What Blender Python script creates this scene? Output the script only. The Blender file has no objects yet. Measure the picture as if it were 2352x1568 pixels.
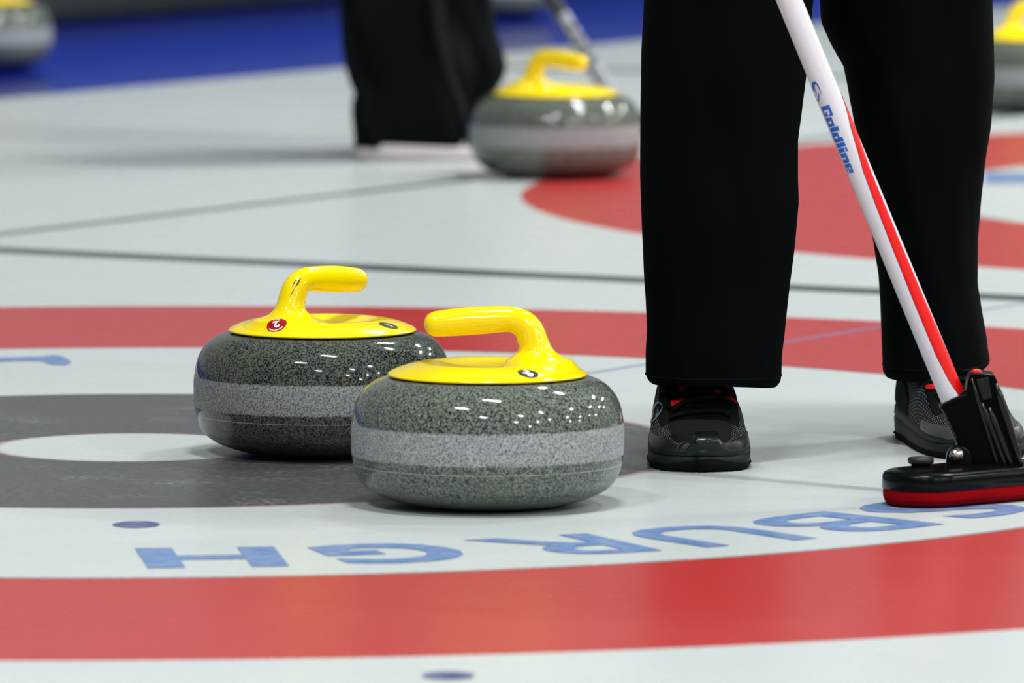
import bpy, bmesh, math, random
from mathutils import Vector, Matrix
from mathutils.bvhtree import BVHTree
random.seed(7)
sc = bpy.context.scene
COL = sc.collection
PI = math.pi
R = math.radians

# ------------------------------------------------------------------ camera numbers (from the ring sizes in the photograph)
F = 18730.26
H = 0.90823
PIT = 0.0889043
CX, CY = -0.41757, 8.88579          # centre of the near house
TH = 1.0416723                       # direction of the tee line
TD = Vector((math.cos(TH), math.sin(TH), 0))
LD = Vector((math.sin(TH), -math.cos(TH), 0))
MROOM = Matrix.Translation((CX, CY, 0)) @ Matrix.Rotation(TH - PI / 2, 4, 'Z')   # local x along the sheet, local y along the tee line


def ray(px, py):
    u = (px - 1176) / F
    v = (784 - py) / F
    return Vector((u, math.cos(PIT) + v * math.sin(PIT), -math.sin(PIT) + v * math.cos(PIT)))


def at_depth(px, py, Y):
    d = ray(px, py)
    t = Y / d.y
    return Vector((d.x * t, Y, H + d.z * t))


def on_ice(px, py):
    d = ray(px, py)
    t = H / -d.z
    return Vector((d.x * t, d.y * t, 0))


# ------------------------------------------------------------------ helpers
def lerp(a, b, t):
    return a + (b - a) * t


def interp(tab, x):
    if x <= tab[0][0]:
        return tab[0][1]
    for (x0, y0), (x1, y1) in zip(tab, tab[1:]):
        if x <= x1:
            return lerp(y0, y1, (x - x0) / (x1 - x0))
    return tab[-1][1]


def catmull(rows, n):
    """resample a list of equal-length tuples smoothly"""
    out = []
    m = len(rows) - 1
    for i in range(m):
        p0 = rows[max(i - 1, 0)]; p1 = rows[i]; p2 = rows[i + 1]; p3 = rows[min(i + 2, m)]
        for k in range(n):
            t = k / n
            out.append(tuple(0.5 * ((2 * b) + (c - a) * t + (2 * a - 5 * b + 4 * c - d) * t * t + (-a + 3 * b - 3 * c + d) * t ** 3)
                             for a, b, c, d in zip(p0, p1, p2, p3)))
    out.append(rows[-1])
    return out


def smooth_tab(tab, n=6):
    return catmull(tab, n)


def link(o, parent=None):
    COL.objects.link(o)
    if parent is not None:
        o.parent = parent
    return o


def obj(name, bm, mat, parent=None, smooth=True, kind=None):
    me = bpy.data.meshes.new(name)
    bmesh.ops.recalc_face_normals(bm, faces=bm.faces[:])
    bm.to_mesh(me)
    bm.free()
    for p in me.polygons:
        p.use_smooth = smooth
    mats = mat if isinstance(mat, (list, tuple)) else [mat]
    for m in mats:
        me.materials.append(m)
    o = bpy.data.objects.new(name, me)
    link(o, parent)
    if kind:
        o['kind'] = kind
    return o


def thing(name, label, cat, loc=(0, 0, 0), rotz=0.0, group=None):
    o = bpy.data.objects.new(name, None)
    COL.objects.link(o)
    o.empty_display_size = 0.1
    o.location = loc
    o.rotation_euler = (0, 0, rotz)
    o['label'] = label
    o['category'] = cat
    if group:
        o['group'] = group
    return o


def mat_of(o):
    return Matrix.Translation(o.location) @ o.rotation_euler.to_matrix().to_4x4()


def copy_part(src, parent):
    c = src.copy()
    COL.objects.link(c)
    c.parent = parent
    for ch in src.children:
        copy_part(ch, c)
    return c


def rings_mesh(rings, cap0=True, cap1=True, closed=True, bm=None):
    bm = bm or bmesh.new()
    vs = [[bm.verts.new(p) for p in r] for r in rings]
    n = len(rings[0])
    for a, b in zip(vs, vs[1:]):
        for i in range(n if closed else n - 1):
            j = (i + 1) % n
            bm.faces.new((a[i], a[j], b[j], b[i]))
    if closed and cap0:
        bm.faces.new(vs[0][::-1])
    if closed and cap1:
        bm.faces.new(vs[-1])
    return bm


def lathe(profile, seg=96, bm=None):
    bm = bm or bmesh.new()
    rows = []
    for r, z in profile:
        if r < 1e-6:
            rows.append([bm.verts.new((0, 0, z))])
        else:
            rows.append([bm.verts.new((r * math.cos(2 * PI * i / seg), r * math.sin(2 * PI * i / seg), z)) for i in range(seg)])
    for a, b in zip(rows, rows[1:]):
        for i in range(seg):
            j = (i + 1) % seg
            if len(a) == 1 and len(b) == 1:
                continue
            if len(a) == 1:
                bm.faces.new((a[0], b[j], b[i]))
            elif len(b) == 1:
                bm.faces.new((a[i], a[j], b[0]))
            else:
                bm.faces.new((a[i], a[j], b[j], b[i]))
    return bm


def box_bm(x0, x1, y0, y1, z0, z1, bevel=0.0, bm=None, seg=2):
    b2 = bmesh.new()
    bmesh.ops.create_cube(b2, size=1)
    for v in b2.verts:
        v.co = Vector((lerp(x0, x1, v.co.x + .5), lerp(y0, y1, v.co.y + .5), lerp(z0, z1, v.co.z + .5)))
    if bevel:
        bmesh.ops.bevel(b2, geom=b2.edges[:], offset=bevel, segments=seg, affect='EDGES', profile=0.5)
    if bm is None:
        return b2
    me = bpy.data.meshes.new('t')
    b2.to_mesh(me); b2.free()
    bm.from_mesh(me)
    bpy.data.meshes.remove(me)
    return bm


def tube_bm(pts, rad, seg=12, bm=None, caps=True):
    """round bar along a polyline; rad is a number or one per point"""
    pts = [Vector(p) for p in pts]
    rings = []
    side = None
    for i, p in enumerate(pts):
        t = (pts[min(i + 1, len(pts) - 1)] - pts[max(i - 1, 0)]).normalized()
        if side is None:
            side = t.orthogonal().normalized()
        side = (side - t * side.dot(t)).normalized()
        up = t.cross(side)
        r = rad[i] if isinstance(rad, (list, tuple)) else rad
        rings.append([p + side * (r * math.cos(2 * PI * k / seg)) + up * (r * math.sin(2 * PI * k / seg)) for k in range(seg)])
    return rings_mesh(rings, caps, caps, True, bm)


def grid_bm(fn, nu, nv, bm=None, uv=True):
    bm = bm or bmesh.new()
    lay = bm.loops.layers.uv.verify()
    vs = [[bm.verts.new(fn(i / nu, j / nv)) for j in range(nv + 1)] for i in range(nu + 1)]
    for i in range(nu):
        for j in range(nv):
            f = bm.faces.new((vs[i][j], vs[i + 1][j], vs[i + 1][j + 1], vs[i][j + 1]))
            for l, (a, b) in zip(f.loops, ((i, j), (i + 1, j), (i + 1, j + 1), (i, j + 1))):
                l[lay].uv = (a / nu, b / nv)
    return bm


def poly_bm(pts, bm=None):
    bm = bm or bmesh.new()
    f = bm.faces.new([bm.verts.new(p) for p in pts])
    return bm


def prism_bm(pts, axis, bevel=0.0, seg=2):
    """extrude a flat outline along a vector"""
    bm = bmesh.new()
    f = bm.faces.new([bm.verts.new(p) for p in pts])
    r = bmesh.ops.extrude_face_region(bm, geom=[f])
    bmesh.ops.translate(bm, vec=Vector(axis), verts=[g for g in r['geom'] if isinstance(g, bmesh.types.BMVert)])
    bmesh.ops.recalc_face_normals(bm, faces=bm.faces[:])
    if bevel:
        bmesh.ops.bevel(bm, geom=bm.edges[:], offset=bevel, segments=seg, affect='EDGES', profile=0.5, clamp_overlap=True)
    return bm


def glyph_bm(text, size, weight=0.0, max_edge=None, shear=0.0, space=1.0):
    """flat outline letters as a bmesh, centred on the origin in x and resting on y = 0"""
    cu = bpy.data.curves.new('g', 'FONT')
    cu.body = text
    cu.size = size
    cu.offset = weight
    cu.shear = shear
    cu.space_character = space
    cu.resolution_u = 4
    o = bpy.data.objects.new('g', cu)
    COL.objects.link(o)
    bpy.context.view_layer.update()
    dg = bpy.context.evaluated_depsgraph_get()
    me = bpy.data.meshes.new_from_object(o.evaluated_get(dg))
    bm = bmesh.new()
    bm.from_mesh(me)
    bpy.data.objects.remove(o); bpy.data.curves.remove(cu); bpy.data.meshes.remove(me)
    bmesh.ops.remove_doubles(bm, verts=bm.verts[:], dist=size * 1e-4)
    bmesh.ops.triangulate(bm, faces=bm.faces[:])
    if max_edge:
        for _ in range(5):
            es = [e for e in bm.edges if e.calc_length() > max_edge]
            if not es:
                break
            bmesh.ops.subdivide_edges(bm, edges=es, cuts=1)
            bmesh.ops.triangulate(bm, faces=bm.faces[:])
    x0 = min(v.co.x for v in bm.verts); x1 = max(v.co.x for v in bm.verts)
    for v in bm.verts:
        v.co.x -= (x0 + x1) / 2
    return bm


# ------------------------------------------------------------------ materials
class N:
    def __init__(self, name):
        self.m = bpy.data.materials.new(name)
        self.m.use_nodes = True
        self.t = self.m.node_tree
        self.b = self.t.nodes['Principled BSDF']

    def n(self, typ, **kw):
        nd = self.t.nodes.new(typ)
        for k, v in kw.items():
            if k in nd.inputs and not hasattr(nd, k):
                nd.inputs[k].default_value = v
            else:
                setattr(nd, k, v)
        return nd

    def set(self, nd, key, v):
        if isinstance(v, bpy.types.NodeSocket):
            self.t.links.new(v, nd.inputs[key])
        else:
            nd.inputs[key].default_value = v

    def math(self, op, a, b=0.0, c=0.0, clamp=False):
        nd = self.t.nodes.new('ShaderNodeMath')
        nd.operation = op
        nd.use_clamp = clamp
        self.set(nd, 0, a); self.set(nd, 1, b); self.set(nd, 2, c)
        return nd.outputs[0]

    def mix(self, fac, a, b):
        nd = self.t.nodes.new('ShaderNodeMix')
        nd.data_type = 'RGBA'
        self.set(nd, 0, fac)
        for k, v in ((6, a), (7, b)):
            if isinstance(v, bpy.types.NodeSocket):
                self.t.links.new(v, nd.inputs[k])
            else:
                nd.inputs[k].default_value = (*v, 1)
        return nd.outputs[2]

    def obj_coord(self):
        return self.n('ShaderNodeTexCoord').outputs['Object']

    def noise(self, vec, scale, detail=2, rough=.5):
        nd = self.n('ShaderNodeTexNoise')
        self.set(nd, 'Vector', vec); self.set(nd, 'Scale', scale); self.set(nd, 'Detail', detail); self.set(nd, 'Roughness', rough)
        return nd.outputs['Fac']

    def step(self, v, lo, hi):
        nd = self.n('ShaderNodeMapRange')
        nd.clamp = True
        self.set(nd, 'Value', v); self.set(nd, 'From Min', lo); self.set(nd, 'From Max', hi)
        return nd.outputs[0]

    def bump(self, h, strength, dist):
        nd = self.n('ShaderNodeBump')
        self.set(nd, 'Height', h); self.set(nd, 'Strength', strength); self.set(nd, 'Distance', dist)
        self.t.links.new(nd.outputs[0], self.b.inputs['Normal'])


def srgb(r, g, b):
    f = lambda c: (c / 255 / 12.92) if c <= 10 else ((c / 255 + .055) / 1.055) ** 2.4
    return (f(r), f(g), f(b))


def simple(name, col, rough=.5, metal=0.0, spec=.5, coat=0.0, bump=None, sheen=0.0, var=0.0):
    k = N(name)
    b = k.b
    b.inputs['Base Color'].default_value = (*col, 1)
    b.inputs['Roughness'].default_value = rough
    b.inputs['Metallic'].default_value = metal
    b.inputs['Specular IOR Level'].default_value = spec
    b.inputs['Coat Weight'].default_value = coat
    b.inputs['Coat Roughness'].default_value = .05
    b.inputs['Sheen Weight'].default_value = sheen
    co = k.obj_coord()
    if var:
        f = k.noise(co, 40, 3)
        c2 = tuple(c * (1 - var) for c in col)
        k.t.links.new(k.mix(f, c2, tuple(min(1, c * (1 + var)) for c in col)), b.inputs['Base Color'])
    if bump:
        k.bump(k.noise(co, bump[0], 3), bump[1], bump[2])
    return k.m


ICE_ROUGH = .27


def ice_finish(k, calm=None):
    """pebbled, slightly polished ice"""
    co = k.n('ShaderNodeNewGeometry').outputs['Position']
    k.b.inputs['IOR'].default_value = 1.31
    k.b.inputs['Specular IOR Level'].default_value = .5
    n2 = k.noise(co, 7, 2)
    rough = k.math('ADD', k.math('MULTIPLY', n2, .04), ICE_ROUGH - .02)
    if calm is not None:             # the unpebbled blue ice behind the back line is smoother
        rough = k.math('SUBTRACT', rough, k.math('MULTIPLY', calm, .17))
    k.set(k.b, 'Roughness', rough)
    n1 = k.noise(co, 650, 1)
    k.bump(n1, .05, .002)


WHITE = (.515, .550, .547)
RED = (.44, .036, .034)
GREY = (.070, .073, .076)
BLUE = (.095, .195, .44)
NAVY = (.0006, .016, .31)


def make_ice():
    k = N('painted_ice')
    co = k.obj_coord()
    sep = k.n('ShaderNodeSeparateXYZ')
    k.set(sep, 0, co)
    x, y = sep.outputs[0], sep.outputs[1]
    fine = k.noise(co, 120, 3)
    col = k.mix(k.step(fine, .3, .7), tuple(c * 1.035 for c in WHITE), tuple(c * .965 for c in WHITE))

    def house(col, y0, ring4, button):
        yy = k.math('SUBTRACT', y, y0)
        r = k.math('SQRT', k.math('ADD', k.math('MULTIPLY', x, x), k.math('MULTIPLY', yy, yy)))
        r = k.math('ADD', r, k.math('MULTIPLY', k.math('SUBTRACT', fine, .5), .009))
        ring = lambda a, b, s=.003: k.math('MULTIPLY', k.step(r, a - s, a + s), k.step(r, b + s, b - s))
        redv = k.mix(fine, tuple(c * .9 for c in RED), tuple(c * 1.1 for c in RED))
        col = k.mix(ring(1.22, 1.83), col, redv)
        col = k.mix(k.math('MULTIPLY', ring(1.212, 1.222), .6), col, srgb(90, 80, 80))
        col = k.mix(k.math('MULTIPLY', ring(.605, .62), .6), col, srgb(150, 85, 85))
        col = k.mix(ring(.152, .61), col, ring4)
        col = k.mix(k.math('MULTIPLY', ring(.145, .158), .5), col, srgb(150, 110, 110))
        return col
    gv = k.mix(k.step(fine, .28, .72), tuple(c * .66 for c in GREY), tuple(c * 1.34 for c in GREY))
    frost = k.math('MULTIPLY', k.step(k.noise(co, 9, 4), .56, .72), k.step(fine, .42, .6))
    gv = k.mix(k.math('MULTIPLY', frost, .35), gv, tuple(c * .6 for c in WHITE))
    col = house(col, 0.0, gv, None)
    col = house(col, 4.48, gv, None)

    def band(v, c, w, s=.003):
        d = k.math('ABSOLUTE', k.math('SUBTRACT', v, c))
        return k.step(d, w / 2 + s, w / 2 - s)
    # tee lines, back lines and the dividers between the sheets
    outer = k.step(k.math('ABSOLUTE', y), .72, .8)
    col = k.mix(k.math('MULTIPLY', k.math('MULTIPLY', band(x, 0, .013), .75), outer), col, srgb(100, 115, 160))
    far = k.step(y, 2.0, 2.25)
    col = k.mix(k.math('MULTIPLY', k.math('MULTIPLY', band(x, -1.845, .04), .85), far), col, srgb(78, 84, 84))
    for yc in (2.24, 6.72, -2.24):
        col = k.mix(band(y, yc, .095), col, srgb(74, 84, 82))
    # blue ice behind the back line
    col = k.mix(k.step(x, -3.715, -3.735), col, NAVY)
    k.t.links.new(col, k.b.inputs['Base Color'])
    ice_finish(k, k.step(x, -3.7, -3.75))
    return k.m


def make_paint(name, c):
    k = N(name)
    co = k.obj_coord()
    k.t.links.new(k.mix(k.step(k.noise(co, 45, 4), .35, .8), c, tuple(lerp(a, b, .35) for a, b in zip(c, WHITE))), k.b.inputs['Base Color'])
    ice_finish(k)
    return k.m


def make_granite(name, tone, contrast):
    k = N(name)
    co = k.obj_coord()
    sep = k.n('ShaderNodeSeparateXYZ')
    k.set(sep, 0, co)
    z = sep.outputs[2]
    n1 = k.noise(co, 500, 3, .65)
    n2 = k.noise(co, 330, 2, .6)
    n3 = k.noise(co, 28, 2)
    lo = tuple(c * tone for c in srgb(24, 29, 28))
    mid = tuple(c * tone for c in srgb(112, 119, 111))
    hi = tuple(c * tone for c in srgb(160, 165, 152))
    base = k.mix(k.step(n1, .50 - .075 / contrast, .50 + .05 / contrast), lo, mid)
    base = k.mix(k.math('MULTIPLY', k.step(n2, .58, .74), .55), base, hi)
    base = k.mix(k.math('MULTIPLY', k.step(n2, .43, .34), .8), base, tuple(c * .7 for c in lo))
    base = k.mix(k.math('MULTIPLY', k.step(n3, .5, .8), .25), base, srgb(96, 108, 70))
    # the frosted striking band round the middle
    wob = k.math('MULTIPLY', k.math('SUBTRACT', k.noise(co, 60, 2), .5), .002)
    zz = k.math('ADD', z, wob)
    bandm = k.math('MULTIPLY', k.step(zz, .0512, .0535), k.step(zz, .0862, .084))
    light = k.mix(k.step(n1, .36, .60), srgb(108, 110, 112), srgb(196, 199, 205))
    base = k.mix(k.math('MULTIPLY', bandm, .62 if tone > .8 else .48), base, light)
    line = k.step(k.math('ABSOLUTE', k.math('SUBTRACT', z, .0432)), .0005, .0002)
    base = k.mix(k.math('MULTIPLY', line, .45), base, srgb(205, 205, 195))
    k.t.links.new(base, k.b.inputs['Base Color'])
    k.set(k.b, 'Roughness', k.math('ADD', k.math('MULTIPLY', bandm, .42), k.math('ADD', .07, k.math('MULTIPLY', k.step(zz, .045, .03), .22))))
    k.b.inputs['IOR'].default_value = 1.52
    k.bump(n1, k.math('MULTIPLY', bandm, .25), .0004)
    return k.m


M = {}
M['ice'] = make_ice()
M['blue_paint'] = make_paint('blue_ice_paint', BLUE)
M['dot_paint'] = make_paint('dark_blue_ice_paint', srgb(40, 56, 122))
M['granite'] = make_granite('grey_granite', 1.1, 1.0)
M['granite_dark'] = make_granite('dark_green_granite', .58, 1.25)
M['yellow'] = simple('yellow_plastic', (.96, .715, .001), .13, spec=.45, coat=.15)
M['gap'] = simple('black_rubber', (.006, .006, .006), .7)
M['st_black'] = simple('black_sticker', (.008, .008, .010), .5, spec=.2)
M['st_red'] = simple('red_sticker', srgb(160, 4, 14), .5, spec=.2)
M['st_white'] = simple('white_print', (.8, .8, .8), .4)
M['scuff'] = simple('dark_scuff', (.05, .045, .01), .5)
M['fleece'] = simple('black_fleece', (.0018, .0026, .0028), 1.0, spec=.04)
M['fleece_far'] = simple('black_track_cloth', (.0026, .0040, .0040), .9, spec=.08)
M['thread'] = simple('black_thread', (.003, .0042, .0045), .9, spec=.05)
M['midsole'] = simple('dark_teal_rubber', srgb(22, 30, 32), .6, spec=.2, bump=(700, .2, .0005), var=.2)
M['outsole'] = simple('black_tread_rubber', srgb(10, 10, 9), .9, spec=.1, bump=(200, .6, .002))
M['overlay'] = simple('brown_black_leather', srgb(27, 26, 23), .36, spec=.35, var=.3)
M['guard'] = simple('glossy_toe_rubber', srgb(14, 21, 24), .25, spec=.4)
M['suede'] = simple('dark_grey_nubuck', srgb(17, 21, 22), .9, spec=.1, var=.2)
M['tongue'] = simple('black_tongue_mesh', (.002, .0025, .0025), 1, spec=.06, bump=(900, .4, .001))
M['lace'] = simple('black_lace', (.0022, .003, .003), .9, spec=.1, bump=(1500, .4, .001))
M['redmesh'] = simple('red_lining', srgb(185, 10, 24), .7, spec=.2, bump=(1500, .4, .001))
M['logo'] = simple('grey_print', srgb(92, 96, 98), .4)
M['silver_leather'] = simple('silver_leather', srgb(62, 61, 61), .35, spec=.5, var=.2)
M['white_sole'] = simple('pale_rubber', srgb(225, 214, 215), .5)
M['white_leather'] = simple('pale_leather', srgb(190, 180, 178), .5)
M['white_tube'] = simple('white_lacquer', (.66, .645, .70), .28, spec=.5, coat=.2)
M['red_lacquer'] = simple('red_lacquer', (.70, .002, .002), .35, spec=.2)
M['black_lacquer'] = simple('black_lacquer', (.005, .006, .006), .3)
M['blue_print'] = simple('blue_print', srgb(6, 92, 190), .35)
M['black_plastic'] = simple('black_plastic', (.002, .003, .003), .22, spec=.12)
M['adapter_plastic'] = simple('deep_black_plastic', (.0015, .002, .002), .35, spec=.05)
M['grey_plastic'] = simple('charcoal_plastic', (.009, .010, .011), .6, spec=.2)
M['rib_plastic'] = simple('satin_black_plastic', (.006, .008, .008), .25, spec=.4)
M['knob'] = simple('dark_brown_plastic', srgb(26, 21, 22), .45)
M['steel'] = simple('steel', (.55, .56, .52), .28, metal=1.0)
M['pad'] = simple('red_sweeping_cloth', (.30, .002, .005), .9, spec=.05, bump=(800, .4, .001), var=.2)
M['pad_dark'] = simple('shaded_red_cloth', (.11, .002, .005), .9, spec=.05, bump=(800, .4, .001))  # red cloth again, with the shade low on the pad painted in
M['foam'] = simple('black_foam', srgb(22, 27, 31), .6, spec=.4, bump=(60, .3, .003))
M['board_blue'] = simple('blue_board', srgb(4, 60, 170), .5)
M['wall'] = simple('grey_wall_panel', (.28, .285, .285), .8, bump=(6, .2, .01))
M['ceiling'] = simple('grey_ceiling', (.30, .31, .31), .9, bump=(8, .2, .01))
M['carbon'] = simple('black_carbon', (.012, .013, .014), .3)
M['silver_wrap'] = simple('silver_shaft_print', srgb(150, 152, 158), .4)
M['housing'] = simple('white_lamp_housing', (.7, .7, .7), .5)


def emit(name, col, s):
    k = N(name)
    k.b.inputs['Base Color'].default_value = (.8, .8, .8, 1)
    k.b.inputs['Emission Color'].default_value = (*col, 1)
    k.b.inputs['Emission Strength'].default_value = s
    return k.m


M['lamp'] = emit('lit_diffuser', (.97, 1.0, .985), 1.0)

# ------------------------------------------------------------------ the hall
CEIL = 5.2
L0, L1, T0, T1 = -5.75, 30.0, -13.0, 19.0


def room_obj(name, bm, mat, smooth=False):
    o = obj(name, bm, mat, None, smooth, 'structure')
    o.matrix_world = MROOM
    return o


bm = grid_bm(lambda u, v: (lerp(L0, L1, u), lerp(T0, T1, v), 0), 12, 12)
floor = room_obj('floor', bm, M['ice'])
room_obj('ceiling', box_bm(L0 - .2, L1 + .2, T0 - .2, T1 + .2, CEIL, CEIL + .2), M['ceiling'])
room_obj('wall_end', box_bm(L0 - .2, L0, T0 - .2, T1 + .2, -.1, CEIL), M['wall'])
room_obj('wall_far', box_bm(L0, L1, T1, T1 + .2, -.1, CEIL), M['wall'])
room_obj('wall_near', box_bm(L0, L1, T0 - .2, T0, -.1, CEIL), M['wall'])
room_obj('wall_right', box_bm(L1, L1 + .2, T0 - .2, T1 + .2, -.1, CEIL), M['wall'])
room_obj('trim_end', box_bm(L0, L0 + .03, T0, T1, 0, .34, .005), M['board_blue'])

# writing painted in the ice: PITTSBURGH round the near house, tops of the letters outwards
FI = MROOM.inverted()


def lay_on_ice(bm, world):
    """place a flat bmesh with a world matrix, hand it to the floor"""
    bm.transform(FI @ world)
    return bm


angs = {'H': 6.9, 'G': 16.6, 'R': 26.2, 'U': 35.6, 'B': 44.8, 'S': 54.2, 'T': 62.5, 'T ': 70.5, 'I': 77, 'P': 84}
for ch, a in angs.items():
    g = glyph_bm(ch.strip(), .225, .0085 if ch in 'HG' else .0035)
    y0 = min(v.co.y for v in g.verts); y1 = max(v.co.y for v in g.verts)
    x1 = max(v.co.x for v in g.verts)
    wid = .136 if ch.strip() != 'I' else .04
    for v in g.verts:
        v.co.y = (v.co.y - y0) / (y1 - y0) * .166
        v.co.x = v.co.x / (2 * x1) * wid
    W = Matrix.Translation((CX, CY, 0.0006)) @ Matrix.Rotation(R(180 + a), 4, 'Z') @ Matrix.Translation((0, .974, 0))
    o = obj('lettering', lay_on_ice(g, W), M['blue_paint'], floor, False)
for poly in ([(-60, 823), (98, 819), (120, 815), (142, 818), (158, 826), (163, 834), (150, 839), (118, 838), (96, 830), (60, 829), (-60, 832)],):
    obj('lettering', lay_on_ice(poly_bm([on_ice(*p) + Vector((0, 0, .0006)) for p in poly]), Matrix()), M['blue_paint'], floor, False)
for (x0, x1, y0, y1) in ((2262, 2420, 396, 422),):
    obj('lettering', lay_on_ice(poly_bm([on_ice(*p) + Vector((0, 0, .0006)) for p in ((x0, y1), (x0, y0), (x1, y0), (x1, y1))]), Matrix()), M['blue_paint'], floor, False)
for px, py, r in ((313, 1205, .0238), (1030, 1552, .0228)):
    c = on_ice(px, py)
    obj('dot_marking', lay_on_ice(poly_bm([c + Vector((r * math.cos(a * PI / 16), r * 1.25 * math.sin(a * PI / 16), .0006)) for a in range(32)]), Matrix()), M['dot_paint'], floor, False)

# foam bumper in front of the end wall
b = thing('foam_bumper', 'long black foam bumper lying along the far end of the blue ice', 'bumper', MROOM @ Vector((-5.25, 4, 0)), TH - PI / 2)
bmr = bmesh.new()
for k in range(-6, 6):
    box_bm(-.08, .08, k * 1.2 + .004, (k + 1) * 1.2 - .004, 0, .060, .014, bmr, 3)
obj('foam_log', bmr, M['foam'], b)

# ceiling lights; a few are extras added to brighten the far ice
lamp_src = None
LAMP_WATTS = 163.0
ROWS = {-7.8: (4.4, 11.5, 18.5), -4.0: (.6, 7.6, 14.6), -1.0: (1.3, 7.4, 14.2), 3.5: (1.5, 7.6, 14.2), 5.4: (-1.0,), 8.0: (.4, 2.9, 7.4, 15), 12.3: (.6, 3, 7.5, 15), 16.5: (7.5, 15), 5.6: (20,), 10: (21,)}
for t, row in ROWS.items():
    for l in row:
        w = MROOM @ Vector((l, t, CEIL))
        o = thing('ceiling_light', 'long white fluorescent light on the hall ceiling', 'light', w, TH - PI / 2, 'ceiling lights of the hall')
        if lamp_src is None:
            hb = box_bm(-.48, .48, -.10, .10, -.06, 0, .01)
            h = obj('housing', hb, M['housing'], o, False)
            d = obj('diffuser', box_bm(-.45, .45, -.036, .036, -.075, -.058, .006), M['lamp'], o, False)
            ld = bpy.data.lights.new('tube', 'AREA')
            ld.shape = 'RECTANGLE'
            ld.size, ld.size_y = .90, .072
            ld.energy = LAMP_WATTS
            ld.color = (.97, 1.0, .985)
            t_ = bpy.data.objects.new('tube', ld)
            COL.objects.link(t_)
            t_.parent = o
            t_.location = (0, 0, -.0765)
            lamp_src = (h, d, t_)
        else:
            for s in lamp_src:
                copy_part(s, o)

# ------------------------------------------------------------------ curling stones
BODY = [(.0, .004), (.040, .004), (.057, .0024), (.0605, .0002), (.0645, 0.0), (.0675, .0008), (.078, .0016), (.090, .0036), (.104, .0078), (.116, .0128),
        (.1262, .0196), (.1326, .0278), (.1368, .0385), (.1391, .0495), (.1400, .0615), (.1401, .0690), (.1400, .0795), (.1386, .0915), (.1358, .1030),
        (.1314, .1122), (.1247, .1204), (.1160, .1268), (.1060, .1306), (.098, .1318), (.080, .1322), (0, .1322)]
DOME = [(0, .1386), (.020, .1390), (.036, .1406), (.046, .1431), (.054, .1454), (.060, .1463), (.066, .1462), (.074, .1450), (.084, .1427), (.093, .1397), (.0995, .1367), (.1022, .1346), (.1018, .1332)]
prof = BODY[:4] + smooth_tab(BODY[4:23], 4) + BODY[23:]
stone_body_me = obj('granite_body', lathe(prof, 128), M['granite'])
domes = smooth_tab(DOME, 4)
plate = lathe(domes[::-1][:0] + list(reversed([(0, .1326), (.099, .1326)])) [::-1] + [(.1018, .1332)] + domes[::-1][1:], 128)
plate_me = obj('handle_plate', plate, M['yellow'])
gap_me = obj('gasket', lathe([(0, .1310), (.0985, .1310), (.0985, .1328), (0, .1328)], 96), M['gap'])


def dome_z(r):
    return interp(domes, min(r, .101))


# centre x, centre z, tilt of the ring plane, half size in the bend plane, half size across
# (tilt 0: ring stands upright, 90: ring lies flat)
GR = [(-.0648, .1848, 2, .0012, .0012), (-.0640, .1848, 2, .0052, .0052), (-.0612, .1849, 2, .0096, .0094), (-.0560, .1851, 3, .0124, .0120),
      (-.0480, .1858, 4, .0134, .0128), (-.0340, .1871, 4, .0141, .0132), (-.0180, .1885, 3.5, .0144, .0134), (-.0020, .1895, 2, .0142, .0134),
      (.0130, .1903, 0, .0136, .0134), (.0250, .1900, -10, .0133, .0134), (.0345, .1865, -30, .0139, .0136), (.0412, .1802, -52, .0148, .0138),
      (.0448, .1730, -68, .0152, .0142), (.0473, .1655, -78, .0155, .0150), (.0488, .1585, -86, .0184, .0172), (.0500, .1540, -90, .0235, .0220),
      (.0520, .1504, -90, .0292, .0300), (.0535, .1476, -90, .0352, .0400)]
NG = 36
rings = []
for row in catmull(GR, 5):
    cx, cz, tl, a, bb = row
    tl = R(tl)
    # in-plane direction of the ring, starting from "up" for an upright ring
    e = Vector((-math.sin(tl), 0, math.cos(tl)))
    rings.append([Vector((cx, 0, cz)) + e * (a * math.cos(2 * PI * k / NG)) + Vector((0, bb * math.sin(2 * PI * k / NG), 0)) for k in range(NG)])
last = []
for k in range(NG):
    p = Vector((.0540 + .0408 * math.cos(2 * PI * k / NG), .0500 * math.sin(2 * PI * k / NG), 0))
    r = math.hypot(p.x, p.y)
    if r > .1:
        p *= .1 / r
    p.z = dome_z(min(r, .1)) + .0004
    last.append(p)
last2 = []
for k in range(NG):
    p = Vector((.0550 + .0455 * math.cos(2 * PI * k / NG), .0610 * math.sin(2 * PI * k / NG), 0))
    r = math.hypot(p.x, p.y)
    if r > .101:
        p *= .101 / r
    p.z = dome_z(min(r, .101)) - .0006
    last2.append(p)
sec = rings[-1]
for k, p in enumerate(sec):      # let the lower rings follow the plate
    r = math.hypot(p.x, p.y)
    p.z = max(p.z * .55 + (dome_z(r) + .0030) * .45, dome_z(r) + .0022)
rings += [last, last2]
# align direction of angle: upright ring angle 0 points up which becomes +x when the ring lies flat
grip_bm = rings_mesh(rings, True, True)
grip_me = obj('handle', grip_bm, M['yellow'])
gtmp = bmesh.new()
gtmp.from_mesh(plate_me.data); gtmp.from_mesh(grip_me.data)
BVH = BVHTree.FromBMesh(gtmp)
gtmp.free()
SRC = dict(granite_body=stone_body_me, handle_plate=plate_me, handle=grip_me, gasket=gap_me)
used_src = False


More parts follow.
